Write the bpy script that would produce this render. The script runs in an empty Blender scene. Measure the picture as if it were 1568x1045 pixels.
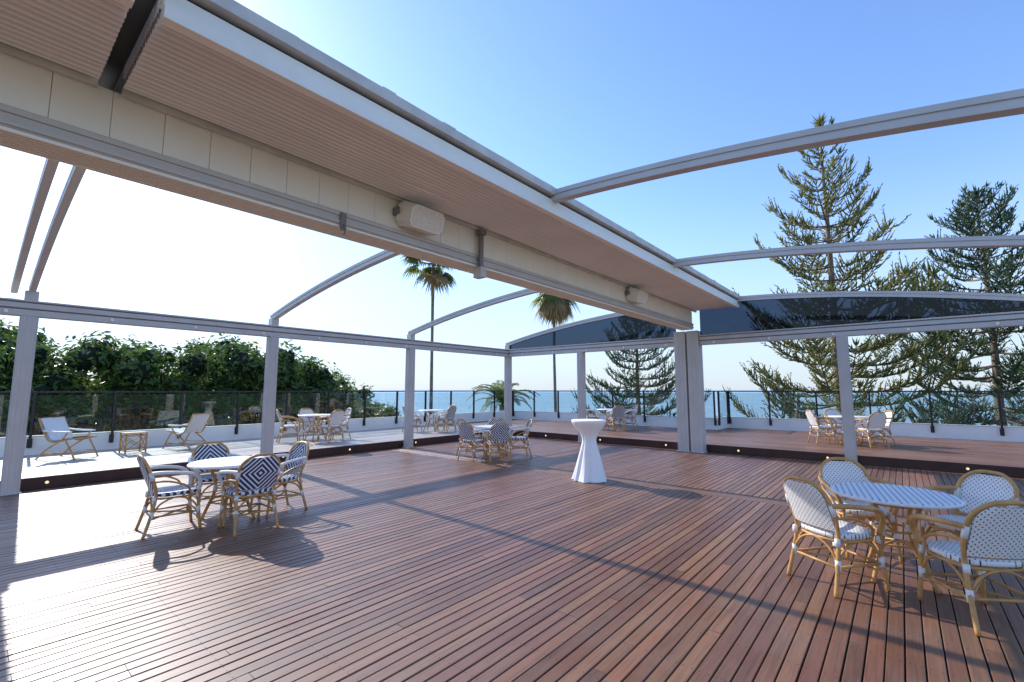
import bpy, math, random
from mathutils import Vector, Matrix
R=random.Random(7)
S=bpy.context.scene
S.view_settings.view_transform='Standard'; S.view_settings.look='None'; S.view_settings.exposure=0; S.view_settings.gamma=1

# ------------------------------------------------------------------ mesh builder
class MB:
    def __init__(s): s.v=[];s.f=[];s.m=[];s.uv=[];s.sm=[]
    def face(s,idx,m=0,uv=None,smooth=False):
        s.f.append(tuple(idx));s.m.append(m);s.sm.append(smooth)
        s.uv.extend(uv if uv else [(0.0,0.0)]*len(idx))
    def box(s,x0,x1,y0,y1,z0,z1,m=0,M=None):
        b=len(s.v)
        P=[(x0,y0,z0),(x1,y0,z0),(x1,y1,z0),(x0,y1,z0),(x0,y0,z1),(x1,y0,z1),(x1,y1,z1),(x0,y1,z1)]
        if M: P=[tuple(M@Vector(p)) for p in P]
        s.v+=P
        for q in ((3,2,1,0),(4,5,6,7),(0,1,5,4),(1,2,6,5),(2,3,7,6),(3,0,4,7)):
            s.face([b+i for i in q],m)
    def tube(s,pts,r,n=6,m=0,caps=True,closed=False):
        pts=[Vector(p) for p in pts]; N=len(pts)
        rs=r if isinstance(r,(list,tuple)) else [r]*N
        b=len(s.v); up=None
        for i,p in enumerate(pts):
            if closed: t=(pts[(i+1)%N]-pts[i-1])
            else: t=pts[min(i+1,N-1)]-pts[max(i-1,0)]
            t.normalize()
            if up is None:
                up=Vector((0,0,1)) if abs(t.z)<.9 else Vector((1,0,0))
            a=t.cross(up)
            if a.length<1e-4: a=t.orthogonal()
            a.normalize(); c=a.cross(t); up=c
            for k in range(n):
                th=2*math.pi*k/n
                q=p+(a*math.cos(th)+c*math.sin(th))*rs[i]
                s.v.append((q.x,q.y,q.z))
        for i in range(N if closed else N-1):
            j=(i+1)%N
            for k in range(n):
                l=(k+1)%n
                s.face((b+i*n+k,b+i*n+l,b+j*n+l,b+j*n+k),m,None,True)
        if caps and not closed:
            s.face([b+k for k in range(n)][::-1],m); s.face([b+(N-1)*n+k for k in range(n)],m)
    def grid(s,fn,nu,nv,m=0,uvf=None,smooth=True):
        b=len(s.v)
        for i in range(nu+1):
            for j in range(nv+1):
                s.v.append(tuple(fn(i/nu,j/nv)))
        for i in range(nu):
            for j in range(nv):
                ix=[(i,j),(i+1,j),(i+1,j+1),(i,j+1)]
                uv=[uvf(a/nu,c/nv) for a,c in ix] if uvf else None
                s.face([b+a*(nv+1)+c for a,c in ix],m,uv,smooth)
    def mesh(s,name,mats):
        me=bpy.data.meshes.new(name)
        me.from_pydata(s.v,[],s.f)
        for mt in mats: me.materials.append(mt)
        me.polygons.foreach_set('material_index',s.m)
        me.polygons.foreach_set('use_smooth',s.sm)
        uvl=me.uv_layers.new(name='UVMap')
        flat=[c for u in s.uv for c in u]
        uvl.data.foreach_set('uv',flat)
        me.update(); return me

def link(name,me,loc=(0,0,0),rz=0,parent=None,bevel=0,scale=None):
    o=bpy.data.objects.new(name,me); S.collection.objects.link(o)
    o.location=loc; o.rotation_euler=(0,0,rz)
    if scale: o.scale=scale if isinstance(scale,(tuple,list)) else (scale,)*3
    if parent: o.parent=parent
    if bevel:
        md=o.modifiers.new('bevel','BEVEL'); md.width=bevel; md.segments=2; md.limit_method='ANGLE'
    return o
def empty(name,loc=(0,0,0)):
    o=bpy.data.objects.new(name,None); S.collection.objects.link(o); o.location=loc; o.empty_display_size=.3; return o
def catmull(P,k=5,closed=False):
    P=[Vector(p) for p in P]; out=[]; N=len(P)
    for i in range(N if closed else N-1):
        if closed: a,b,c,d=P[i-1],P[i],P[(i+1)%N],P[(i+2)%N]
        else: a=P[max(i-1,0)];b=P[i];c=P[i+1];d=P[min(i+2,N-1)]
        for j in range(k):
            t=j/k
            out.append(.5*((2*b)+(c-a)*t+(2*a-5*b+4*c-d)*t*t+(3*b-a-3*c+d)*t**3))
    if not closed: out.append(P[-1])
    return out

# ------------------------------------------------------------------ materials
class NT:
    def __init__(s,name):
        s.mat=bpy.data.materials.new(name); s.mat.use_nodes=True
        s.t=s.mat.node_tree; s.t.nodes.clear()
        s.out=s.n('ShaderNodeOutputMaterial')
    def n(s,ty,**kw):
        nd=s.t.nodes.new(ty)
        for k,v in kw.items():
            if k.startswith('i_'):
                nd.inputs[k[2:].replace('_',' ')].default_value=v
            else: setattr(nd,k,v)
        return nd
    def l(s,a,b): s.t.links.new(a,b)
    def math(s,op,a,b=None,c=None):
        nd=s.n('ShaderNodeMath',operation=op)
        for i,x in enumerate((a,b,c)):
            if x is None: continue
            if isinstance(x,(int,float)): nd.inputs[i].default_value=x
            else: s.l(x,nd.inputs[i])
        return nd.outputs[0]
    def mix(s,f,a,b):
        nd=s.n('ShaderNodeMix',data_type='RGBA')
        for sock,x in ((nd.inputs[0],f),(nd.inputs[6],a),(nd.inputs[7],b)):
            if isinstance(x,(int,float)): sock.default_value=x
            elif isinstance(x,(tuple,list)): sock.default_value=(*x[:3],1)
            else: s.l(x,sock)
        return nd.outputs[2]
    def noise(s,scale,detail=4,vec=None,dist=0):
        nd=s.n('ShaderNodeTexNoise'); nd.inputs['Scale'].default_value=scale; nd.inputs['Detail'].default_value=detail
        nd.inputs['Distortion'].default_value=dist
        if vec: s.l(vec,nd.inputs['Vector'])
        return nd.outputs['Fac']
    def ramp(s,f,a,b):
        nd=s.n('ShaderNodeMapRange'); s.l(f,nd.inputs[0]); nd.inputs[1].default_value=a; nd.inputs[2].default_value=b
        return nd.outputs[0]
def simple(name,col,rough=.5,var=.12,nscale=6,metal=0,bump=0,bscale=60,spec=.5,sss=0):
    t=NT(name); tc=t.n('ShaderNodeTexCoord').outputs['Object']
    nz=t.noise(nscale,5,tc)
    c=t.mix(t.ramp(nz,.3,.7),[x*(1-var) for x in col],[min(1,x*(1+var)) for x in col])
    p=t.n('ShaderNodeBsdfPrincipled'); t.l(c,p.inputs['Base Color'])
    p.inputs['Metallic'].default_value=metal; p.inputs['Specular IOR Level'].default_value=spec
    r=t.math('ADD',t.math('MULTIPLY',nz,.2),rough-.1); t.l(r,p.inputs['Roughness'])
    if bump:
        b=t.n('ShaderNodeBump'); b.inputs['Strength'].default_value=bump; b.inputs['Distance'].default_value=.01
        t.l(t.noise(bscale,3,tc),b.inputs['Height']); t.l(b.outputs[0],p.inputs['Normal'])
    t.l(p.outputs[0],t.out.inputs[0]); return t.mat

def wood(name,c1,c2,c3,along='Y',rough=.42,pitch=.095,spec=.5,grey=.30):
    t=NT(name); tc=t.n('ShaderNodeTexCoord').outputs['Object']
    geo=t.n('ShaderNodeNewGeometry'); rnd=geo.outputs['Random Per Island']
    off=t.n('ShaderNodeCombineXYZ'); t.l(t.math('MULTIPLY',rnd,57.0),off.inputs[2])
    ad=t.n('ShaderNodeVectorMath',operation='ADD'); t.l(tc,ad.inputs[0]); t.l(off.outputs[0],ad.inputs[1])
    mp=t.n('ShaderNodeMapping'); t.l(ad.outputs[0],mp.inputs[0])
    mp.inputs['Scale'].default_value=(28,1.2,6) if along=='Y' else (1.2,28,6)
    g=t.noise(1.6,8,mp.outputs[0],.8)
    big=t.noise(.35,5,tc); mid=t.noise(2.2,5,tc); fine=t.noise(11,5,tc)
    base=t.mix(rnd,c1,c2)
    base=t.mix(t.math('MULTIPLY',t.ramp(g,.42,.72),.6),base,c3)
    hsv=t.n('ShaderNodeHueSaturation'); t.l(base,hsv.inputs['Color'])
    r2=t.math('FRACT',t.math('MULTIPLY',rnd,13.7)); r3=t.math('FRACT',t.math('MULTIPLY',rnd,71.3))
    t.l(t.math('ADD',t.math('MULTIPLY',r2,.42),.79),hsv.inputs['Value'])
    t.l(t.math('ADD',t.math('MULTIPLY',r3,.012),.496),hsv.inputs['Hue'])
    m=sum(c2)/3
    wear=t.ramp(t.math('ADD',t.math('ADD',t.math('MULTIPLY',big,.5),t.math('MULTIPLY',mid,.35)),t.math('MULTIPLY',fine,.15)),.44,.62)
    col=t.mix(t.math('MULTIPLY',wear,grey),hsv.outputs[0],(m*1.6,m*1.2,m*.92))
    sp=t.n('ShaderNodeSeparateXYZ'); t.l(tc,sp.inputs[0])
    a,b=(sp.outputs[0],sp.outputs[1]) if along=='Y' else (sp.outputs[1],sp.outputs[0])
    fa=t.math('ABSOLUTE',t.math('SUBTRACT',t.math('FRACT',t.math('DIVIDE',a,pitch)),.5))
    da=t.math('MULTIPLY',t.math('SUBTRACT',fa,.27),pitch)
    fb=t.math('MULTIPLY',t.math('SUBTRACT',t.math('FRACT',t.math('DIVIDE',b,.45)),.5),.45)
    d=t.math('SQRT',t.math('ADD',t.math('POWER',da,2.0),t.math('POWER',fb,2.0)))
    dot=t.math('LESS_THAN',d,.0050)
    col=t.mix(t.math('MULTIPLY',dot,.85),col,(.02,.015,.012))
    p=t.n('ShaderNodeBsdfPrincipled'); t.l(col,p.inputs['Base Color']); p.inputs['Specular IOR Level'].default_value=spec
    rr=t.math('ADD',t.math('ADD',t.math('MULTIPLY',g,.20),t.math('MULTIPLY',wear,.12)),rough-.16)
    rr=t.math('ADD',rr,t.math('MULTIPLY',dot,.3))
    t.l(rr,p.inputs['Roughness'])
    bp=t.n('ShaderNodeBump'); bp.inputs['Strength'].default_value=.35; bp.inputs['Distance'].default_value=.004
    t.l(g,bp.inputs['Height']); t.l(bp.outputs[0],p.inputs['Normal'])
    t.l(p.outputs[0],t.out.inputs[0]); return t.mat

def glassy(name,tint,base=.05,edge=.7,rough=.0):
    t=NT(name)
    tr=t.n('ShaderNodeBsdfTransparent'); tr.inputs[0].default_value=(*tint,1)
    gl=t.n('ShaderNodeBsdfGlossy'); gl.inputs['Roughness'].default_value=rough; gl.inputs[0].default_value=(1,1,1,1)
    lw=t.n('ShaderNodeLayerWeight'); lw.inputs[0].default_value=.5
    f=t.math('ADD',t.math('MULTIPLY',t.math('POWER',lw.outputs['Facing'],4.0),edge),base)
    mx=t.n('ShaderNodeMixShader'); t.l(f,mx.inputs[0]); t.l(tr.outputs[0],mx.inputs[1]); t.l(gl.outputs[0],mx.inputs[2])
    t.l(mx.outputs[0],t.out.inputs[0]); return t.mat

def foliage(name,c1,c2,trans=.4,rough=.5):
    t=NT(name); geo=t.n('ShaderNodeNewGeometry'); rnd=geo.outputs['Random Per Island']
    tc=t.n('ShaderNodeTexCoord').outputs['Object']
    nz=t.ramp(t.noise(.9,3,tc),.35,.65)
    c=t.mix(t.math('ADD',t.math('MULTIPLY',rnd,.5),t.math('MULTIPLY',nz,.5)),c1,c2)
    p=t.n('ShaderNodeBsdfPrincipled'); t.l(c,p.inputs['Base Color']); p.inputs['Roughness'].default_value=rough
    tl=t.n('ShaderNodeBsdfTranslucent'); c2n=t.n('ShaderNodeHueSaturation'); t.l(c,c2n.inputs['Color']); c2n.inputs['Value'].default_value=1.9; c2n.inputs['Hue'].default_value=.48
    t.l(c2n.outputs[0],tl.inputs[0])
    mx=t.n('ShaderNodeMixShader'); mx.inputs[0].default_value=trans
    t.l(p.outputs[0],mx.inputs[1]); t.l(tl.outputs[0],mx.inputs[2]); t.l(mx.outputs[0],t.out.inputs[0]); return t.mat

def weave(name,kind):
    t=NT(name); uv=t.n('ShaderNodeUVMap').outputs[0]
    sp=t.n('ShaderNodeSeparateXYZ'); t.l(uv,sp.inputs[0]); u,v=sp.outputs[0],sp.outputs[1]
    white=(.87,.86,.83)
    if kind=='navy':
        d=t.math('ADD',t.math('ABSOLUTE',u),t.math('ABSOLUTE',v))
        f=t.math('GREATER_THAN',t.math('FRACT',t.math('DIVIDE',d,.056)),.40); col=t.mix(f,white,(.02,.045,.15))
    elif kind=='stripe':
        f=t.math('MULTIPLY',t.math('GREATER_THAN',t.math('FRACT',t.math('DIVIDE',u,.045)),.62),t.math('GREATER_THAN',t.math('FRACT',t.math('DIVIDE',v,.03)),.3))
        col=t.mix(f,white,(.20,.30,.46))
    else:
        a=t.math('FRACT',t.math('DIVIDE',t.math('ADD',u,v),.036)); b=t.math('FRACT',t.math('DIVIDE',t.math('SUBTRACT',u,v),.036))
        f=t.math('MULTIPLY',t.math('GREATER_THAN',a,.64),t.math('GREATER_THAN',b,.64)); col=t.mix(f,white,(.04,.055,.12))
    p=t.n('ShaderNodeBsdfPrincipled'); t.l(col,p.inputs['Base Color']); p.inputs['Roughness'].default_value=.45
    w1=t.math('SINE',t.math('MULTIPLY',u,2*math.pi/.012)); w2=t.math('SINE',t.math('MULTIPLY',v,2*math.pi/.012))
    b=t.n('ShaderNodeBump'); b.inputs['Strength'].default_value=.4; b.inputs['Distance'].default_value=.002
    t.l(t.math('MULTIPLY',w1,w2),b.inputs['Height']); t.l(b.outputs[0],p.inputs['Normal'])
    t.l(p.outputs[0],t.out.inputs[0]); return t.mat

ALU=simple('powdercoat_aluminium',(.57,.54,.51),.42,.06,3)
ALU_D=simple('dark_aluminium',(.22,.20,.19),.45,.08,3)
CREAM=simple('cream_valance',(.95,.91,.81),.6,.03,2,bump=.1,bscale=30)
PLEAT=simple('pleated_awning_fabric',(.95,.93,.90),.75,.04,1.5,bump=.15,bscale=80)
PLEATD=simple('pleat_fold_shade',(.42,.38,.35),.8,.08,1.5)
LIP=simple('white_aluminium_lip',(.96,.92,.83),.4,.03)
CAP=simple('weathered_roof_cap',(.64,.61,.56),.55,.15,4)
BLACK=simple('black_powdercoat',(.015,.015,.016),.4,.1)
WHITEW=simple('white_render',(.84,.82,.79),.75,.06,1.2,bump=.2,bscale=25)
DARKW=simple('dark_timber_fascia',(.05,.018,.014),.4,.3,4)
RATTAN=simple('rattan_cane',(.56,.30,.095),.38,.25,9,bump=.15,bscale=50)
WRAP=simple('white_cane_binding',(.84,.82,.79),.45,.06,30,bump=.5,bscale=120)
CLOTH=simple('white_tablecloth_fabric',(.92,.92,.92),.8,.02,3)
SPK=simple('cream_speaker_plastic',(.90,.87,.80),.45,.04)
DECK=wood('merbau_decking',(.165,.060,.027),(.275,.118,.056),(.075,.026,.013),'Y',.46,spec=.75,grey=.36)
DECKX=wood('merbau_border_decking',(.18,.070,.036),(.28,.13,.07),(.09,.036,.02),'X',.47,spec=.65,grey=.36)
DECKG=wood('weathered_glare_decking',(.40,.34,.30),(.52,.46,.41),(.26,.21,.18),'Y',.46,spec=.7)  # weathered side boards, made paler by sun glare put into the colour
GLASS=glassy('balustrade_glass',(.84,.90,.89),.045,.35)
TINT=glassy('tinted_lunette_screen',(.042,.062,.095),.022,.25)
BARK=simple('pine_bark',(.20,.14,.10),.85,.3,3,bump=.6,bscale=8)
PBARK=simple('palm_bark',(.24,.20,.16),.85,.3,3,bump=.6,bscale=8)
W_NAVY=weave('navy_diamond_weave','navy'); W_WHITE=weave('white_dot_weave','dot'); W_STR=weave('striped_tabletop_weave','stripe')

# ------------------------------------------------------------------ camera
cam=bpy.data.cameras.new('camera'); co=bpy.data.objects.new('camera',cam); S.collection.objects.link(co); S.camera=co
cam.lens=16.1; cam.sensor_width=36; cam.clip_start=.05; cam.clip_end=60000
co.location=(0,0,1.65); co.rotation_euler=(math.radians(90+6.1),0,math.radians(40.2))

# ------------------------------------------------------------------ light
sd=Vector((-1,.055,.637)).normalized()
el=math.asin(sd.z); az=math.atan2(sd.x,sd.y)
w=bpy.data.worlds.new('World'); S.world=w; w.use_nodes=True; nt=w.node_tree; nt.nodes.clear()
def wn(ty): return nt.nodes.new(ty)
sky=wn('ShaderNodeTexSky'); sky.sky_type='NISHITA'; sky.sun_disc=False; sky.sun_elevation=el; sky.sun_rotation=az%(2*math.pi)
sky.air_density=1.0; sky.dust_density=.35; sky.ozone_density=2.0
gain=wn('ShaderNodeVectorMath'); gain.operation='MULTIPLY'; nt.links.new(sky.outputs[0],gain.inputs[0]); gain.inputs[1].default_value=(1.55,1.76,2.15)
tcw=wn('ShaderNodeTexCoord'); spw=wn('ShaderNodeSeparateXYZ'); nt.links.new(tcw.outputs['Generated'],spw.inputs[0])
mr=wn('ShaderNodeMapRange'); mr.interpolation_type='SMOOTHSTEP'; nt.links.new(spw.outputs[2],mr.inputs[0]); mr.inputs[1].default_value=-.04; mr.inputs[2].default_value=.40; mr.inputs[3].default_value=.92; mr.inputs[4].default_value=0.0
mxw=wn('ShaderNodeMix'); mxw.data_type='RGBA'; nt.links.new(mr.outputs[0],mxw.inputs[0]); nt.links.new(gain.outputs[0],mxw.inputs[6]); mxw.inputs[7].default_value=(4.5,5.2,6.0,1)
bg=wn('ShaderNodeBackground'); bg.inputs[1].default_value=.15
ow=wn('ShaderNodeOutputWorld'); nt.links.new(mxw.outputs[2],bg.inputs[0]); nt.links.new(bg.outputs[0],ow.inputs[0])
sl=bpy.data.lights.new('sun','SUN'); sl.energy=5.0; sl.angle=math.radians(.5); sl.color=(1,.95,.88)
so=bpy.data.objects.new('sun',sl); S.collection.objects.link(so); so.rotation_euler=sd.to_track_quat('Z','Y').to_euler(); so.location=(-20,0,20)

# ------------------------------------------------------------------ ground, sea
def st(s_,t_):
    a=Vector((-.45,.893)); b=Vector((.893,.45)); return a*s_+b*t_
mb=MB()
ss=[-6000,-800,-200,-60,0,20,34,42,50,58,70,90]; zz=[-7,-7,-7,-7,-7,-7,-7.1,-7.6,-8.4,-9.1,-10,-12]
ts=[-6000,-1500,-400,-150,-80,-40,-20,0,20,40,80,150,400,1500,6000]
rr=random.Random(3)
for i,s_ in enumerate(ss):
    for t_ in ts:
        q=st(s_+(rr.uniform(-1.5,1.5) if 30<s_<80 else 0),t_); mb.v.append((q.x,q.y,zz[i]))
nT=len(ts)
for i in range(len(ss)-1):
    for j in range(nT-1):
        mb.face((i*nT+j,i*nT+j+1,(i+1)*nT+j+1,(i+1)*nT+j),0,None,True)
t=NT('grass_and_sand'); tc=t.n('ShaderNodeTexCoord').outputs['Object']
sp=t.n('ShaderNodeSeparateXYZ'); t.l(tc,sp.inputs[0])
f=t.ramp(t.math('ADD',sp.outputs[2],t.math('MULTIPLY',t.noise(.3,4,tc),.4)),-7.3,-6.95)
c=t.mix(f,(.42,.36,.27),t.mix(t.noise(.8,6,tc),(.05,.09,.02),(.11,.15,.04)))
p=t.n('ShaderNodeBsdfPrincipled'); t.l(c,p.inputs['Base Color']); p.inputs['Roughness'].default_value=.9; t.l(p.outputs[0],t.out.inputs[0])
link('ground',mb.mesh('ground',[t.mat]))
mb=MB(); L=30000
pts=[st(52,-L),st(52,L),st(L,L),st(L,-L)]
mb.v=[(q.x,q.y,-9.0) for q in pts]; mb.face((0,1,2,3))
t=NT('sea_water'); tc=t.n('ShaderNodeTexCoord').outputs['Object']
p=t.n('ShaderNodeBsdfPrincipled')
big=t.ramp(t.noise(.012,3,tc),.35,.65)
t.l(t.mix(big,(.20,.31,.37),(.27,.39,.43)),p.inputs['Base Color']); p.inputs['Roughness'].default_value=.3
b=t.n('ShaderNodeBump'); b.inputs['Strength'].default_value=.8; b.inputs['Distance'].default_value=.6
mp=t.n('ShaderNodeMapping'); t.l(tc,mp.inputs[0]); mp.inputs['Scale'].default_value=(.3,.8,1); mp.inputs['Rotation'].default_value=(0,0,-.45)
t.l(t.noise(1.0,6,mp.outputs[0]),b.inputs['Height']); t.l(b.outputs[0],p.inputs['Normal']); t.l(p.outputs[0],t.out.inputs[0])
me=mb.mesh('sea',[t.mat]); me.flip_normals() if me.polygons[0].normal.z<0 else None
link('sea',me)

# ------------------------------------------------------------------ decks
XA=-11.1; YB=12.9; ZO=.20
def boards(mb,a0,a1,b0,b1,z,along='Y',pitch=.095,gap=.006,lmin=2.7,lmax=5.4,seed=1,th=.02):
    r=random.Random(seed); a=math.floor(a0/pitch)*pitch
    while a<a1-.01:
        lo=max(a,a0)+gap/2; hi=min(a+pitch,a1)-gap/2; a+=pitch
        if hi-lo<.015: continue
        b=b0; first=True
        while b<b1-.01:
            L=r.uniform(lmin,lmax)
            if first: L*=r.uniform(.3,1); first=False
            L=round(L/.45)*.45 if L>.45 else .45
            e=min(b+L,b1)
            if b1-e<.3: e=b1
            dz=r.uniform(-.0014,.0014); tl=r.uniform(-.0011,.0011); ch=.0035; sh=r.uniform(-.001,.001)
            prof=[(lo+sh,z-th),(lo+sh,z-ch+dz-tl),(lo+sh+ch,z+dz-tl),(hi+sh-ch,z+dz+tl),(hi+sh,z-ch+dz+tl),(hi+sh,z-th)]
            n=len(mb.v)
            for yy in (b+.0015,e-.0015):
                for (px,pz) in prof: mb.v.append((px,yy,pz) if along=='Y' else (yy,px,pz))
            for k in range(5):
                q=(n+k,n+k+1,n+6+k+1,n+6+k)
                mb.face(q if along!='Y' else q[::-1])
            mb.face([n+i for i in range(6)]); mb.face([n+6+i for i in range(6)][::-1])
            b=e
deck=empty('timber_deck')
mb=MB(); boards(mb,XA+.02,6.5,-6,7.70,0,seed=2,gap=.009); boards(mb,XA+.02,6.5,8.075,YB-.02,0,seed=3,gap=.009)
link('boards',mb.mesh('deck_boards',[DECK]),parent=deck)
mb=MB(); boards(mb,7.705,8.07,XA+.02,6.5,0.0,along='X',pitch=.0912,seed=5)
link('border_boards',mb.mesh('deck_border',[DECKX]),parent=deck)
mb=MB(); mb.box(XA-4.1,6.6,-6.1,YB+6.4,-7.2,-.045); link('podium',mb.mesh('podium',[simple('podium_render',(.06,.05,.045),.8)]),parent=deck)
od=empty('raised_walkway_deck')
mb=MB(); boards(mb,-15.0,XA-.08,-6,YB+.05,ZO,seed=8); link('side_boards',mb.mesh('side_boards',[DECKG]),parent=od)
mb=MB(); boards(mb,YB+.06,19.2,-15.0,6.5,ZO,along='X',seed=9); link('front_boards',mb.mesh('front_boards',[DECKX]),parent=od)
mb=MB()
mb.box(XA-.08,XA-.05,-6,YB+.02,-.03,ZO-.002)
mb.box(XA-.08,6.5,YB+.02,YB+.05,-.03,ZO-.002)
mb.box(-15.1,XA-.09,-6,19.3,-.044,ZO-.03); mb.box(XA-.09,6.5,YB+.06,19.3,-.044,ZO-.03)
link('step_fascia',mb.mesh('step_fascia',[DARKW]),parent=od)

LAMP=NT('warm_step_lamp'); e=LAMP.n('ShaderNodeEmission'); e.inputs[0].default_value=(1,.62,.25,1); e.inputs[1].default_value=2.2; LAMP.l(e.outputs[0],LAMP.out.inputs[0]); LAMP=LAMP.mat
BRASS=simple('step_light_bezel',(.6,.55,.45),.3,.05,metal=.8)
mb=MB(); n=16
def ringdisc(mb,r0,r1,y0,y1,m):
    b=len(mb.v)
    for k in range(16):
        th=2*math.pi*k/16; mb.v.append((r0*math.cos(th),y0,r0*math.sin(th))); mb.v.append((r1*math.cos(th),y1,r1*math.sin(th)))
    for k in range(16):
        l=(k+1)%16; mb.face((b+2*k,b+2*l,b+2*l+1,b+2*k+1),m,None,True)
    if m==1: mb.face([b+2*k+1 for k in range(16)],m)
ringdisc(mb,.032,.030,0,-.012,0); ringdisc(mb,.030,.020,-.012,-.008,0); ringdisc(mb,.0201,.020,-.006,-.0075,1)
lm=mb.mesh('step_light',[BRASS,LAMP])
for y in (1.0,4.9,6.6,8.75,10.6): link('step_light',lm,(XA-.049,y,.10),math.pi/2)
for x in (-9.4,-7.3,-5.2,-3.3,-1.4,.9,2.6): link('step_light',lm,(x,YB+.019,.10),0)

# ------------------------------------------------------------------ pergola
XR=-4.4; XE=2.9
YS=[.57,4.45,8.35]; ZB0,ZB1=2.86,3.12
def arcz(x): return 4.10-.0165*(x-XR)**2
per=empty('retractable_roof_pergola')
mb=MB()
def column(mb,x,y,z1,w=.20,d=.20):
    h=w/2;g=d/2
    mb.box(x-h,x+h,y-g,y+g,0,z1)
    for s_ in (-1,1):
        for o in (-.055,.055):
            mb.box(x+o-.018,x+o+.018,y+s_*g-(.0 if s_>0 else .008),y+s_*g+(.008 if s_>0 else 0),.01,z1-.01)
            mb.box(x+s_*h-(.0 if s_>0 else .008),x+s_*h+(.008 if s_>0 else 0),y+o-.018,y+o+.018,.01,z1-.01)
    mb.box(x-h-.03,x+h+.03,y-g-.03,y+g+.03,.002,.014)
for y in [-3.3]+YS: column(mb,XA+.13,y,ZB0-.002)
column(mb,XA+.13,YB-.14,ZB0-.002)
for x in (-7.85,-.95): column(mb,x,YB-.14,ZB0-.002)
column(mb,XR-.19,YB-.14,3.25,.30,.34); column(mb,XR+.16,YB-.14,3.25,.30,.34)
column(mb,XE,YB-.14,ZB0-.002)
for y in [-3.3]+YS: column(mb,XE,y,ZB0-.002)
link('columns',mb.mesh('columns',[ALU]),parent=per,bevel=.005)
mb=MB()
def beamY(x,y0,y1):
    mb.box(x-.10,x+.10,y0,y1,ZB0,ZB0+.10); mb.box(x-.085,x+.085,y0,y1,ZB0+.10,ZB0+.125,1)
    mb.box(x-.11,x+.11,y0,y1,ZB0+.125,ZB1-.05); mb.box(x-.095,x+.095,y0,y1,ZB1-.05,ZB1-.03,1); mb.box(x-.13,x+.13,y0-.01,y1+.01,ZB1-.03,ZB1)
def beamX(y,x0,x1):
    mb.box(x0,x1,y-.10,y+.10,ZB0,ZB0+.10); mb.box(x0,x1,y-.085,y+.085,ZB0+.10,ZB0+.125,1)
    mb.box(x0,x1,y-.11,y+.11,ZB0+.125,ZB1-.05); mb.box(x0,x1,y-.095,y+.095,ZB1-.05,ZB1-.03,1); mb.box(x0,x1,y-.13,y+.13,ZB1-.03,ZB1)
beamY(XA+.13,-6,YB-.02); beamY(XE,-6,YB-.02)
beamX(YB-.14,XA+.27,XR-.36); beamX(YB-.14,XR+.33,XE-.14)
for k in range(11):
    y=-1+k*1.3; mb.box(XA+.232,XA+.252,y-.022,y+.022,ZB0+.03,ZB0+.08,2)
for k in range(10):
    x=-10.2+k*1.3
    if abs(x-XR)>.5: mb.box(x-.022,x+.022,YB-.262,YB-.242,ZB0+.03,ZB0+.08,2)
link('eave_beams',mb.mesh('eave_beams',[ALU,ALU_D,LIP]),parent=per,bevel=.004)
mb=MB()
def arc(y,x0,x1,w=.055,h=.13,zoff=0,n=22):
    prof=[(-w,-h/2),(-w,-.012),(-w*.75,-.010),(-w*.75,.010),(-w,.012),(-w,h/2),(w,h/2),(w,.012),(w*.75,.010),(w*.75,-.010),(w,-.012),(w,-h/2)]
    b=len(mb.v); P=len(prof)
    for i in range(n+1):
        x=x0+(x1-x0)*i/n; z=arcz(x)+zoff-.07
        for (a,c) in prof: mb.v.append((x,y+a,z+c))
    for i in range(n):
        for k in range(P):
            l=(k+1)%P; mb.face((b+i*P+k,b+i*P+l,b+(i+1)*P+l,b+(i+1)*P+k),0)
    mb.face([b+k for k in range(P)]); mb.face([b+n*P+k for k in range(P)][::-1])
XL=-5.42; XQ=-3.10
for y in [-3.3]+YS[1:]+[YB-.14]:
    arc(y,XA+.05,XL); arc(y,XQ,XE+.05)
for y in (YS[0]-.20,YS[0]-.0): 
    arc(y,XA+.05,XL,.04)
arc(YS[0]-.10,XQ,XE+.05,.05)
for y in YS+[-3.3,YB-.14]:
    for x in (XA+.13,XE): mb.box(x-.09,x+.09,y-.08,y+.08,ZB1+.002,ZB1+.16)
link('arched_rails',mb.mesh('arched_rails',[ALU]),parent=per)
mb=MB()
def lun(x0,x1,n=24):
    b=len(mb.v)
    for i in range(n+1):
        x=x0+(x1-x0)*i/n; mb.v.append((x,YB-.14,ZB1+.002)); mb.v.append((x,YB-.14,arcz(x)-.12))
    for i in range(n): mb.face((b+2*i,b+2*i+2,b+2*i+3,b+2*i+1))
lun(XA+.15,XR-.33); lun(XR+.33,XE-.05)
link('lunette_screens',mb.mesh('lunette',[TINT]),parent=per)

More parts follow.
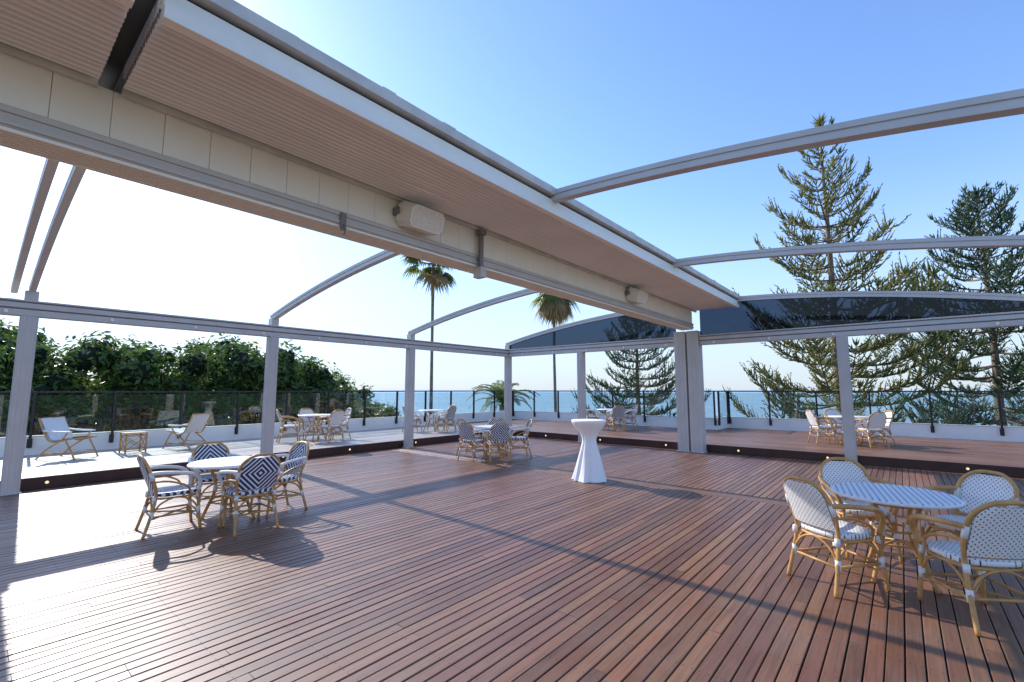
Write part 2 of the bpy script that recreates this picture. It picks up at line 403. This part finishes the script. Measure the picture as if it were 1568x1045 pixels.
YN=-6
mb=MB()
XV=-4.20
mb.box(-4.46,XV-.02,YN,YB-.35,3.44,3.80,0)
y=YN
while y<YB-.4:
    e=min(y+.31,YB-.36)
    for xa,xb in ((XV-.018,XV-.002),(-4.478,-4.462)): mb.box(xa,xb,y+.0015,e-.0015,3.445,3.80,0)
    y=e
mb.box(-4.47,XV+.015,YN,YB-.34,3.30,3.438,1)
mb.box(XV+.017,XV+.03,YN,YB-.34,3.31,3.34,1); mb.box(XV+.017,XV+.03,YN,YB-.34,3.39,3.43,1)
for k in range(8):
    xx=-4.49+k*.040; mb.box(xx,xx+.022,YN+.01,YB-.35,3.272,3.298,0)
link('ridge_beam',mb.mesh('ridge_beam',[CREAM,ALU,ALU_D]),parent=per,bevel=.003)
def pleats(mb,x0,x1,z0,z1,y0,y1,n,amp,m=0):
    ny=max(1,int((y1-y0)/.6)); us=[0,.07,.16,.3,.5,.7,.84,.93]; K=n*8; b=len(mb.v); r=random.Random(int(x0*100)+n)
    ph=[r.uniform(-.008,.008) for _ in range(n+1)]
    for j in range(ny+1):
        yy=y0+(y1-y0)*j/ny
        for i in range(K+1):
            tt=(i//8+us[i%8])/n; pz=abs(math.sin(math.pi*n*tt)); pi=min(int(tt*n),n)
            mb.v.append((x0+(x1-x0)*tt,yy,z0+(z1-z0)*tt+amp*(1-pz**.6)+ph[pi]*math.sin(yy*1.7+pi)))
    for j in range(ny):
        for i in range(K):
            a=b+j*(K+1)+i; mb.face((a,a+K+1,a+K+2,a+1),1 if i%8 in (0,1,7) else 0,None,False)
MODS=((YN,YS[0]-.15),(YS[0]-.02,YB-.12))
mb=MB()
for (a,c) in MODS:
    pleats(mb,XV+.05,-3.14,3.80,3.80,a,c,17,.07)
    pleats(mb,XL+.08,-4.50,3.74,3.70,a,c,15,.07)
    for yy in (a,c):
        for k in range(20):
            x=XV+.06+k*(1.0/20); mb.box(x,x+.02,yy-.004,yy+.004,3.88,4.0)
        for k in range(19):
            x=XL+.10+k*(.80/19); mb.box(x,x+.02,yy-.004,yy+.004,3.82,3.97)
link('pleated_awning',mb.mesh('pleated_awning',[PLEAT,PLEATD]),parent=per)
mb=MB()
mb.box(-5.3,-3.2,YS[0]-.14,YS[0]-.03,3.95,4.0,2)  # black filler added so the gap between awning modules reads dark
for (a,c) in MODS:
    c2=c+.02 if c>5 else c
    mb.box(XV+.005,XV+.045,a,c2,3.77,3.83,3)
    mb.box(-3.14,-3.06,a,c2,3.765,3.85,0)
    mb.box(-3.15,-3.085,a,c2,3.852,3.955,1)
    mb.box(-3.20,-3.12,a,c2,3.957,3.99,2)
    mb.box(-3.30,-3.03,a,c2,3.992,4.085,3)
    mb.box(XL+.02,-3.32,a,c2,4.02,4.04,3)
    mb.box(XL,XL+.07,a,c2,3.70,3.78,0); mb.box(XL-.01,XL+.06,a,c2,3.782,3.95,1); mb.box(XL-.04,XL+.09,a,c2,3.952,4.015,3)
rr=random.Random(77); yy=1.2
while yy<11.5:
    mb.box(-3.29+rr.uniform(0,.03),-3.05,yy,yy+rr.uniform(.05,.22),4.087,4.10+rr.uniform(0,.02),3); yy+=rr.uniform(.25,.9)
link('awning_edge_profiles',mb.mesh('awning_edges',[LIP,CREAM,BLACK,CAP]),parent=per,bevel=.004)
mb=MB()
for y in (4.25,):
    mb.box(XV+.045,XV+.09,y-.03,y+.03,3.26,3.76,1); mb.box(XV-.02,XV+.12,y-.05,y+.05,3.12,3.258,0)
    mb.box(XV+.03,XV+.12,y-.055,y+.055,3.70,3.765,1)
for y in (2.3,):
    mb.box(XV+.032,XV+.05,y-.03,y+.03,3.24,3.42,1)
    mb.tube([(XV+.06,y,3.30),(XV+.09,y,3.24),(XV+.07,y,3.19),(XV+.03,y,3.2)],.008,6,1)
link('drop_brackets',mb.mesh('drop_brackets',[ALU,ALU_D]),parent=per,bevel=.004)
mb=MB()
def taper(mb,c,sx,sy,sz,tx,M,m):
    b=len(mb.v)
    for (x,w_) in ((-sx,1.0),(sx,tx)):
        for (yy,z_) in ((-1,-.6),(-.8,-1),(.8,-1),(1,-.6),(1,.6),(.8,1),(-.8,1),(-1,.6)):
            mb.v.append(tuple(M@Vector((c[0]+x,c[1]+yy*sy*w_,c[2]+z_*sz*w_))))
    for k in range(8):
        l=(k+1)%8; mb.face((b+k,b+l,b+8+l,b+8+k),m)
    mb.face([b+k for k in range(8)][::-1],m); mb.face([b+8+k for k in range(8)],m)
M=Matrix.Rotation(math.radians(18),4,'Y')
taper(mb,(0.16,0,0),.11,.27,.145,.86,M,0)
taper(mb,(0.272,0,0),.003,.21,.11,.98,M,1)
mb.box(-.002,.07,-.03,.03,-.03,.03,2); mb.box(0,.10,-.295,-.275,-.05,.03,2); mb.box(0,.10,.275,.295,-.05,.03,2)
mb.box(.0,.012,-.295,.295,-.05,.03,2)
spm=mb.mesh('speaker',[SPK,simple('speaker_grille',(.82,.79,.72),.6,.1,40),ALU_D])
for y in (3.2,8.85): link('roof_speaker',spm,(XV,y,3.64),0,bevel=.01)

# ------------------------------------------------------------------ parapet & balustrade
path=[(-15.0,-6),(-15.0,17.8),(-5.2,17.8),(-5.2,19.1),(6.5,19.1)]
pw=MB(); po=MB(); gp=MB(); rl=MB()
ZW=.62; ZT=1.60
for (x0,y0),(x1,y1) in zip(path[:-1],path[1:]):
    if x0==x1:
        pw.box(x0-.16,x0,min(y0,y1),max(y0,y1)+(.16 if x0<-10 else 0),-.04,ZW)
    else: pw.box(x0+(.001),x1+(0 if x1>0 else -.161),y0,y0+.16,-.04,ZW)
    L=math.hypot(x1-x0,y1-y0); n=max(1,round(L/1.42)); dx,dy=(x1-x0)/L,(y1-y0)/L
    M=Matrix.Translation((x0,y0,0))@Matrix.Rotation(math.atan2(dy,dx),4,'Z')
    for k in range(n+1):
        d=L*k/n
        if k==0: d+=.08
        if k==n: d-=.08
        po.box(d-.026,d+.026,-.072,-.008,.36,ZT-.021,0,M)
        po.box(d-.045,d+.045,-.008,-.002,.36,.56,0,M)
        if k<n:
            e=L*(k+1)/n
            gp.box(d+.04,e-.04-(.06 if k==n-1 else 0),-.045,-.035,ZW-.02,ZT-.06,0,M)
    rl.box(0,L,-.07,-.01,ZT-.02,ZT+.020,0,M)
bal=empty('glass_balustrade')
link('parapet_wall',pw.mesh('parapet_wall',[WHITEW]))
link('posts',po.mesh('posts',[BLACK]),parent=bal); link('glass_panels',gp.mesh('glass',[GLASS]),parent=bal); link('top_rail',rl.mesh('rail',[BLACK]),parent=bal)

# ------------------------------------------------------------------ furniture
def superell(r,th,p=3.2):
    c,s_=math.cos(th),math.sin(th); k=(abs(c)**p+abs(s_)**p)**(-1/p); return r*k*c,r*k*s_
def chair_mesh(name,wv,armwv):
    mb=MB(); zs=.45
    N=28; b=len(mb.v); rings=[(.02,zs+.006),(.5,zs+.008),(.93,zs+.018),(1.0,zs+.008),(1.0,zs-.022),(.9,zs-.03)]
    for (k,z) in rings:
        for i in range(N):
            x,y=superell(.225*k,2*math.pi*i/N); mb.v.append((x*1.02,y,z))
    for a in range(len(rings)-1):
        for i in range(N):
            j=(i+1)%N; ids=(b+a*N+i,b+a*N+j,b+(a+1)*N+j,b+(a+1)*N+i)
            mb.face(ids,1,[(mb.v[q][0],mb.v[q][1]) for q in ids],True)
    mb.face([b+i for i in range(N)],1,[(mb.v[b+i][0],mb.v[b+i][1]) for i in range(N)])
    hoop=[(-.235,-.30,0),(-.215,-.235,.25),(-.205,-.205,.46),(-.225,-.25,.64),(-.205,-.305,.79),(-.11,-.345,.875),(0,-.355,.89),(.11,-.345,.875),(.205,-.305,.79),(.225,-.25,.64),(.205,-.205,.46),(.215,-.235,.25),(.235,-.30,0)]
    mb.tube(catmull(hoop,5),.0165,8,0)
    def bp(u,v):
        z=.49+.37*v
        w_=.205 if v<.7 else .205*math.sqrt(max(0,1-((v-.7)/.36)**2))
        x=(u*2-1)*w_
        y=-.205-.135*v-.025*(1-(u*2-1)**2)
        return (x,y,z)
    for off in (0,.014):
        mb.grid(lambda u,v:(bp(u,v)[0],bp(u,v)[1]-off,bp(u,v)[2]),10,10,1,lambda u,v:(bp(u,v)[0],(v-.5)*.36))
    mb.tube([bp(i/8,0) for i in range(9)],.012,6,0)
    for s_ in (-1,1):
        arm=[(s_*.222,-.27,.70),(s_*.275,-.16,.705),(s_*.305,.0,.69),(s_*.295,.13,.655),(s_*.255,.205,.57),(s_*.215,.205,.45)]
        mb.tube(catmull(arm,5),.021,8,3)
        leg=[(s_*.215,.205,.46),(s_*.215,.215,.25),(s_*.225,.245,0)]
        mb.tube(catmull(leg,4),.0165,8,0)
        mb.tube(catmull([(s_*.222,-.245,.60),(s_*.27,-.10,.60),(s_*.262,.07,.53),(s_*.225,.12,.445)],5),.012,6,0)
    L=[(-.212,.213,.24),(.212,.213,.24),(.213,-.232,.24),(-.213,-.232,.24)]
    for i in range(4):
        a=Vector(L[i]); c=Vector(L[(i+1)%4]); m_=(a+c)/2
        pts=[a,a.lerp(m_,.35)+Vector((0,0,.11)),m_+Vector((0,0,.165)),c.lerp(m_,.35)+Vector((0,0,.11)),c]
        mb.tube(catmull(pts,4),.011,6,0)
    for i in range(4):
        a=Vector(L[i])-Vector((0,0,.03)); c=Vector(L[(i+1)%4])-Vector((0,0,.03)); mb.tube([a,c],.011,6,0)
    mb.tube([(-.212,.213,.19),(.213,-.232,.19)],.010,6,0); mb.tube([(.212,.213,.205),(-.213,-.232,.205)],.010,6,0)
    for (x,y,z) in L:
        mb.tube([(x*1.005,y*1.01,z-.055),(x,y,z+.03)],.0215,8,2)
        mb.tube([(x*.985,y*.96,.375),(x*.975,y*.94,.435)],.0215,8,2)
    for s_ in (-1,1): mb.tube([(s_*.222,-.245,.62),(s_*.219,-.272,.71)],.022,8,2)
    ring=[(superell(.222,2*math.pi*i/20)[0],superell(.222,2*math.pi*i/20)[1],.405) for i in range(20)]
    mb.tube(ring,.012,6,0,closed=True)
    return mb.mesh(name,[RATTAN,wv,WRAP,armwv])
def table_mesh(name,wv,r=.45,h=.74):
    mb=MB(); N=40; b=len(mb.v)
    rings=[(.01,h),(r*.6,h),(r,h-.001),(r+.006,h-.012),(r,h-.03),(r-.05,h-.032)]
    for (k,z) in rings:
        for i in range(N):
            th=2*math.pi*i/N; mb.v.append((k*math.cos(th),k*math.sin(th),z))
    for a in range(len(rings)-1):
        for i in range(N):
            j=(i+1)%N; ids=(b+a*N+i,b+a*N+j,b+(a+1)*N+j,b+(a+1)*N+i)
            mb.face(ids,1,[(mb.v[q][0],mb.v[q][1]) for q in ids],a>=2)
    mb.face([b+i for i in range(N)],1,[(mb.v[b+i][0],mb.v[b+i][1]) for i in range(N)])
    ring=[(math.cos(2*math.pi*i/32)*(r+.004),math.sin(2*math.pi*i/32)*(r+.004),h-.02) for i in range(32)]
    mb.tube(ring,.014,6,2,closed=True)
    for k in range(4):
        th=math.pi/4+k*math.pi/2; c,s_=math.cos(th),math.sin(th)
        P=[(c*.30,s_*.30,0),(c*.22,s_*.22,.20),(c*.15,s_*.15,.42),(c*.20,s_*.20,.62),(c*.28,s_*.28,h-.035)]
        mb.tube(catmull(P,5),.018,8,0)
        mb.tube([(c*.155,s_*.155,.38),(c*.15,s_*.15,.45)],.024,8,2)
        mb.tube([(c*.255,s_*.255,h-.10),(c*.278,s_*.278,h-.05)],.024,8,2)
        th2=th+math.pi/2; c2,s2=math.cos(th2),math.sin(th2)
        mb.tube([(c*.205,s_*.205,.24),(c2*.205,s2*.205,.24)],.010,6,0)
        mb.tube(catmull([(c*.22,s_*.22,.22),(c*.14,s_*.14,.30),(0,0,.33)],4),.010,6,0)
    for z,rr_ in ((.43,.15),(.66,.235)):
        mb.tube([(math.cos(2*math.pi*i/24)*rr_,math.sin(2*math.pi*i/24)*rr_,z) for i in range(24)],.010,6,0,closed=True)
    return mb.mesh(name,[RATTAN,wv,WRAP])
CN=chair_mesh('navy_chair',W_NAVY,WRAP); CW=chair_mesh('white_chair',W_WHITE,RATTAN)
TN=table_mesh('white_table',W_WHITE); TW=table_mesh('stripe_table',W_STR)
def put_chair(me,x,y,tx,ty,z=0,jit=0):
    a=math.atan2(ty-y,tx-x)-math.pi/2+jit
    link('rattan_armchair',me,(x,y,z),a)
def cset(cm,tm,x,y,z,chairs):
    link('bistro_table',tm,(x,y,z),R.uniform(0,1))
    for (dx,dy,j) in chairs: put_chair(cm,x+dx,y+dy,x,y,z,j)
cset(CN,TN,-6.66,2.27,0,[(-.12,-.56,.15),(.50,.05,-.1),(.0,.60,.1),(-.70,.05,.0)])
cset(CW,TW,-.12,5.42,0,[(-.40,-.42,.12),(.44,-.50,-.15),(-.30,.60,0),(.48,.50,.1)])
cset(CN,TN,-7.9,8.6,0,[(-.6,-.15,0),(.5,-.4,.1),(.4,.5,0),(-.4,.55,0),(-.02,-.65,0.1)])
cset(CW,TN,-13.0,6.6,ZO,[(-.2,-.65,0),(.62,.1,0),(.05,.65,0),(-.62,.1,0)])
cset(CN,TN,-12.9,10.8,ZO,[(-.2,-.65,0),(.62,.1,0),(.05,.65,0)])
cset(CN,TN,-8.4,15.6,ZO,[(-.5,-.4,0),(.5,-.45,0),(.5,.5,0)])
cset(CW,TN,-1.15,15.6,ZO,[(-.56,-.35,0),(.45,-.5,0),(-.3,.6,0),(.56,.35,0)])

def lounge_mesh():
    mb=MB()
    for s_ in (-1,1):
        x=s_*.27
        mb.tube(catmull([(x,.42,0),(x,.30,.22),(x,.20,.38)],4),.016,8,0)
        mb.tube(catmull([(x,-.40,0),(x,-.20,.20),(x,.10,.40),(x,.22,.56)],4),.016,8,0)
        mb.tube(catmull([(x,.34,.44),(x,-.10,.36),(x,-.28,.58),(x,-.42,.86)],6),.016,8,0)
        mb.tube(catmull([(x,.30,.57),(x*1.04,.0,.57),(x,-.30,.60)],4),.020,8,2)
        mb.tube([(x,.33,.14),(x,-.28,.14)],.011,6,0)
    for (y,z) in ((.33,.43),(.37,.10),(-.42,.85),(-.33,.08)): mb.tube([(-.27,y,z),(.27,y,z)],.013,6,0)
    for off in (0,.025):
        def seat(u,v):
            P=catmull([(0,.33,.455),(0,-.10,.385),(0,-.27,.59),(0,-.405,.85)],8); k=v*(len(P)-1); i=min(int(k),len(P)-2); q=P[i].lerp(P[i+1],k-i)
            return ((u*2-1)*.25,q.y+off*(.7 if v>.4 else 0),q.z+off*(1-.6*v)-.01)
        mb.grid(seat,6,20,1,lambda u,v:((u-.5)*.5,v*1.1))
    return mb.mesh('lounge',[RATTAN,W_WHITE,WRAP])
LM=lounge_mesh()
link('lounge_chair',LM,(-13.75,1.5,ZO),math.radians(-50)); link('lounge_chair',LM,(-13.9,3.7,ZO),math.radians(118))
mb=MB(); h_=.19
for sx in (-1,1):
    for sy in (-1,1): mb.tube([(sx*h_,sy*h_,0),(sx*h_,sy*h_,.45)],.017,8,0)
for z in (.06,.40):
    for a,c in (((-h_,-h_),(h_,-h_)),((h_,-h_),(h_,h_)),((h_,h_),(-h_,h_)),((-h_,h_),(-h_,-h_))): mb.tube([(*a,z),(*c,z)],.012,6,0)
for a,c in (((-h_,-h_),(h_,-h_)),((h_,-h_),(h_,h_)),((h_,h_),(-h_,h_)),((-h_,h_),(-h_,-h_))):
    mb.tube([(*a,.08),(*c,.38)],.010,6,0); mb.tube([(*a,.38),(*c,.08)],.010,6,0)
for k in range(8): mb.box(-.21,.21,-.21+k*.053,-.21+k*.053+.045,.452,.47,0)
link('rattan_side_table',mb.mesh('side_table',[RATTAN]),(-13.75,2.6,ZO),.1)

mb=MB(); N=96
prof=[(1.092,.01),(1.094,.20),(1.092,.318),(1.080,.327),(1.05,.318),(1.0,.285),(.94,.235),(.88,.185),(.82,.150),(.76,.128),(.71,.122),(.66,.128),(.58,.150),(.48,.175),(.36,.205),(.24,.235),(.12,.265),(.05,.285),(.006,.30)]
rr=random.Random(4); ph=[rr.uniform(0,6.28) for _ in range(4)]
for (z,r_) in prof:
    k=0 if z>1.06 else min(1,(1.06-z)/.35)
    for i in range(N):
        th=2*math.pi*i/N
        f=math.sin(9*th+ph[0]+z*1.2)*.5+math.sin(14*th+ph[1]-z*1.5)*.3+math.sin(5*th+ph[2])*.35
        q=r_*(1+k*.15*f); mb.v.append((q*math.cos(th),q*math.sin(th),z))
for a in range(len(prof)-1):
    for i in range(N):
        j=(i+1)%N; mb.face((a*N+i,(a+1)*N+i,(a+1)*N+j,a*N+j),0,None,True)
mb.face([i for i in range(N)],0)
link('cocktail_table',mb.mesh('cocktail_table',[CLOTH]),(-4.5,7.55,0))

# ------------------------------------------------------------------ vegetation
LEAF=foliage('broadleaf_foliage',(.030,.072,.014),(.095,.165,.028),.38,.38)
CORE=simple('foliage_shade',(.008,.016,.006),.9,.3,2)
def broadleaf(seed,H=10.5,rx=2.6,rz=3.2,nl=11000,ncl=64):
    r=random.Random(seed); mb=MB()
    mb.tube([(0,0,0),(.1,.05,H*.35),(0,.1,H*.6),(.05,0,H*.8)],[.25,.2,.16,.08],8,2)
    cl=[]; cz=H-rz
    for k in range(ncl):
        while True:
            d=Vector((r.gauss(0,1),r.gauss(0,1),r.gauss(0,1)))
            if d.length>.1: break
        d.normalize(); q=r.uniform(.45,1.0)
        cl.append((Vector((d.x*rx*q,d.y*rx*q,cz+d.z*rz*q)),r.uniform(.34,.85)))
        if k%4==0: mb.tube([(0,.05,H*.5),tuple(cl[-1][0]*.5+Vector((0,0,H*.32))),tuple(cl[-1][0])],[.09,.06,.02],5,2)
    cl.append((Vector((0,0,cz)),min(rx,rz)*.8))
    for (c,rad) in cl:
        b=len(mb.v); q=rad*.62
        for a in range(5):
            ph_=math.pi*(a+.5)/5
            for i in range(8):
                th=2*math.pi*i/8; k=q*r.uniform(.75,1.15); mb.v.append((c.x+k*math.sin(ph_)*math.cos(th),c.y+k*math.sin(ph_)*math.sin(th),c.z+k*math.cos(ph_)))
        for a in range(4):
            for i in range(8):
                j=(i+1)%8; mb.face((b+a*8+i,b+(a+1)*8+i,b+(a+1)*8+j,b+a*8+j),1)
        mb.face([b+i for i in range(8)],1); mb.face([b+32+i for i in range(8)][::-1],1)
    cl.pop()
    tot=sum(x[1]**2 for x in cl)
    for (c,rad) in cl:
        for _ in range(int(nl*rad**2/tot)):
            d=Vector((r.gauss(0,1),r.gauss(0,1),r.gauss(0,1))).normalized()
            p=c+d*rad*r.uniform(.6,1.2)
            nrm=(d+Vector((r.gauss(0,.5),r.gauss(0,.5),r.gauss(.3,.5)))).normalized()
            a=nrm.orthogonal().normalized(); a.rotate(Matrix.Rotation(r.uniform(0,6.28),3,nrm)); bb=nrm.cross(a)
            L=r.uniform(.08,.17); W=L*.42; n=len(mb.v)
            for q in (p-a*L,p+bb*W+nrm*.02,p+a*L,p-bb*W+nrm*.02): mb.v.append((q.x,q.y,q.z))
            mb.face((n,n+1,n+2,n+3),0)
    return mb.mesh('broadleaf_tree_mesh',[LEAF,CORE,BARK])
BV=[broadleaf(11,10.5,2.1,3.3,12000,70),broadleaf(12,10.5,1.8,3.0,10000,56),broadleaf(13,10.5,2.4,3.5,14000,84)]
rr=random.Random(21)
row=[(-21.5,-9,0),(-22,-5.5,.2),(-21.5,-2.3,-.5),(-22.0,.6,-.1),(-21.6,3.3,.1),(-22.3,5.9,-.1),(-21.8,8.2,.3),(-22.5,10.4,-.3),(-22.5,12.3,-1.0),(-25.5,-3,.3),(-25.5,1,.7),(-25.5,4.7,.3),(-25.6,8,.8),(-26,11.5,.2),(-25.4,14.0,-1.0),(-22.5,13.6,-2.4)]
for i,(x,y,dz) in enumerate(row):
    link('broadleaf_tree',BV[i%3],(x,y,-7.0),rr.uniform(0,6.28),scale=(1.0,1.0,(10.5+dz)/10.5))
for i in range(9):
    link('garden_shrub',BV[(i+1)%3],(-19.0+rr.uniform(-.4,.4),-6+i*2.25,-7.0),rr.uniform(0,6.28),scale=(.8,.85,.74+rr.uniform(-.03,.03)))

def pine_mesh(seed,H,Rm,mat,z0=.15,sparse=1.0,topopen=.0,fat=1.0,pexp=.72,full=.62,drop=.07):
    r=random.Random(seed); mb=MB()
    tr=[(0,0,0)]+[(r.uniform(-.04,.04),r.uniform(-.04,.04),H*k/10) for k in range(1,10)]+[(0,0,H)]
    mb.tube(tr,[.30*(1-k/10.4)+.02 for k in range(11)],8,1)
    def sprig(p,d,ln,wd):
        a=d.cross(Vector((r.gauss(0,1),r.gauss(0,1),r.gauss(0,1)))); a.normalize(); n=len(mb.v)
        m_=p+d*ln*.5+Vector((0,0,.02*ln)); e=p+d*ln+Vector((0,0,.22*ln))
        for q in (p-a*wd*.4,m_-a*wd,e,m_+a*wd): mb.v.append((q.x,q.y,q.z))
        mb.face((n,n+1,n+2,n+3),0)
    z=H*z0
    while z<H-.25:
        t_=(H-z)/H
        Lb=Rm*min(1,(t_/full)**pexp)*r.uniform(.88,1.08)
        nb=5 if t_<.4 else 6
        a0=r.uniform(0,6.28)
        for k in range(nb):
            if r.random()<drop: continue
            az_=a0+2*math.pi*k/nb+r.uniform(-.25,.25); L=Lb*r.uniform(.58,1.18)
            s0=.62*max(0,1-t_*2.6)+r.uniform(-.06,.12)-.10*t_; up_=.22+.28*r.random()
            c,s_=math.cos(az_),math.sin(az_); P=[]; bend=r.uniform(-.12,.12)
            K=9
            for i in range(K+1):
                u=i/K; P.append(Vector((c*L*u-s_*L*bend*u*u,s_*L*u+c*L*bend*u*u,z+L*(s0*u-.10*u*(1-u)*2+up_*u**3))))
            mb.tube(P,[.05*(1-.8*i/K)*min(1,L/3)+.008 for i in range(K+1)],4,1,caps=False)
            step=.16*sparse; u=.22 if t_>.5 else .30
            side=Vector((-s_,c,0))
            while u<1.0:
                i=min(int(u*K),K-1); p=P[i].lerp(P[i+1],u*K-i); tg=(P[i+1]-P[i]).normalized()
                for sg in (-1,1):
                    if r.random()<.12: continue
                    ln=min(1.0,(.30+.60*math.sin(min(1,(u-.1))*math.pi*.85)))*r.uniform(.65,1.2)*min(1,.35+L/4.5)
                    d=(side*sg*r.uniform(.45,1.0)+tg*r.uniform(.5,1.0)+Vector((0,0,r.uniform(-.15,.28)))).normalized()
                    cu=r.uniform(.2,.55)
                    Q=[p,p+d*ln*.5,p+d*ln+Vector((0,0,cu*ln))]
                    mb.tube(Q,[.018,.030*fat,.010],3,0,caps=False)
                    ns=max(3,int(ln/.10))
                    for q in range(ns):
                        v=(q+.6)/ns; pp=Q[0].lerp(Q[1],v*2) if v<.5 else Q[1].lerp(Q[2],v*2-1)
                        dd=(d+Vector((r.gauss(0,.55),r.gauss(0,.55),r.gauss(.15,.4)))).normalized()
                        sprig(pp,dd,r.uniform(.14,.30)*(1.1-.4*v),.028*fat)
                u+=step/L
            for q in range(8):
                d=((P[-1]-P[-2]).normalized()+Vector((r.uniform(-.6,.6),r.uniform(-.6,.6),r.uniform(0,.8)))).normalized(); ln=r.uniform(.2,.45)
                sprig(P[-1]-d*.05,d,ln,.035*fat)
        z+=(.40+.36*min(1,t_*1.6))*r.uniform(.8,1.2)*(1+topopen*max(0,.5-t_))
    for q in range(30):
        sprig(Vector((0,0,H-r.uniform(0,.5))),Vector((r.gauss(0,1),r.gauss(0,1),.7)).normalized(),r.uniform(.3,.6),.04)
    mb.tube([(0,0,H-.3),(0,0,H+.35)],[.05,.01],4,0,caps=False)
    return mb.mesh('norfolk_pine_mesh',[mat,BARK])
PG=foliage('pine_foliage_light',(.125,.145,.045),(.27,.26,.085),.35,.5)
PD=foliage('pine_foliage_dark',(.035,.075,.036),(.09,.135,.06),.28,.5)
P1=pine_mesh(31,23.2,5.3,PG,.12,1.0,.9,1.2,.85,.64,.16); P2=pine_mesh(32,20,5.6,PD,.12,1.0,0,1.2); P3=pine_mesh(33,15.2,4.8,PD,.12,1.1,0,1.1)
link('norfolk_pine',P1,(-2.4,28.9,-7))
link('norfolk_pine',P2,(4.1,36.8,-7),.5)
link('norfolk_pine',P3,(-15.2,32.7,-7),1.0)
link('norfolk_pine',P3,(10.5,37,-7),2.0)

PALM=foliage('palm_fronds',(.07,.12,.03),(.18,.22,.06),.45,.45)
DEAD=foliage('dead_palm_fronds',(.26,.18,.08),(.42,.32,.15),.35,.7)
def fan_palm(seed,H,Rc,dead):
    r=random.Random(seed); mb=MB()
    mb.tube([(0,0,0),(.05,0,H*.3),(-.03,.05,H*.7),(0,0,H)],[.17,.12,.09,.11],10,2)
    n=40+dead
    for k in range(n):
        isd=k>=40
        elv=(math.radians(r.uniform(-38,80)) if not isd else math.radians(r.uniform(-82,-45)))
        az_=r.uniform(0,6.28); d=Vector((math.cos(az_)*math.cos(elv),math.sin(az_)*math.cos(elv),math.sin(elv)))
        pl=Rc*r.uniform(.42,.72); c=Vector((0,0,H))+d*pl+Vector((0,0,-.10*pl)); m=1 if isd else 0
        mb.tube([(0,0,H-.1),Vector((0,0,H))+d*pl*.5,c],[.02,.015,.01],3,m,caps=False)
        side=d.cross(Vector((0,0,1))).normalized() if abs(d.z)<.98 else Vector((1,0,0)); nr=side.cross(d).normalized()
        M_=20; fl=Rc*r.uniform(.42,.60)
        for q in range(M_):
            an=math.radians(-110+220*q/(M_-1)); dd=(d*math.cos(an)+side*math.sin(an)).normalized(); l=fl*(.75+.25*math.cos(an))*r.uniform(.85,1.12)
            wd=side*math.cos(an)-d*math.sin(an)
            m0=c+dd*l*.55; e=c+dd*l-Vector((0,0,r.uniform(.15,.6)*l)); b=len(mb.v)
            for p in (c,m0+wd*.03*Rc,e,m0-wd*.03*Rc): mb.v.append(tuple(p+nr*.01))
            mb.face((b,b+1,b+2,b+3),m)
    return mb.mesh('fan_palm_mesh',[PALM,DEAD,PBARK])
link('fan_palm',fan_palm(41,16.8,1.95,6),(-22.2,18.5,-7)); link('fan_palm',fan_palm(42,15.7,2.0,34),(-18.1,26.0,-7),1)
def feather_palm(seed,H,Rf):
    r=random.Random(seed); mb=MB(); mb.tube([(0,0,0),(0,0,H*.5),(0,0,H)],[.25,.2,.22],10,2)
    for k in range(34):
        az_=k*2.4+r.uniform(-.2,.2); e0=math.radians(r.uniform(20,80)); L=Rf*r.uniform(.85,1.15); P=[]
        h=Vector((math.cos(az_),math.sin(az_),0)); p=Vector((0,0,H)); K=10; a=e0
        for i in range(K+1):
            P.append(p.copy()); p=p+(h*math.cos(a)+Vector((0,0,math.sin(a))))*L/K; a-=math.radians(8+5*i/K)
        mb.tube(P,[.025*(1-.8*i/K) for i in range(K+1)],3,0,caps=False)
        side=Vector((-h.y,h.x,0))
        for q in range(34):
            u=.12+.87*q/33; i=min(int(u*K),K-1); c=P[i].lerp(P[i+1],u*K-i); tg=(P[i+1]-P[i]).normalized()
            for sg in (-1,1):
                l=.42*math.sin(math.pi*min(1,u*.85+.12))*r.uniform(.85,1.1); d=(side*sg+tg*.6+Vector((0,0,.15))).normalized(); b=len(mb.v)
                for pt in (c,c+d*l*.5+tg*.03,c+d*l-Vector((0,0,.08)),c+d*l*.5-tg*.03): mb.v.append(tuple(pt))
                mb.face((b,b+1,b+2,b+3),0)
    return mb.mesh('feather_palm_mesh',[PALM,DEAD,PBARK])
link('date_palm',feather_palm(43,7.8,2.4),(-18.5,21.0,-7))
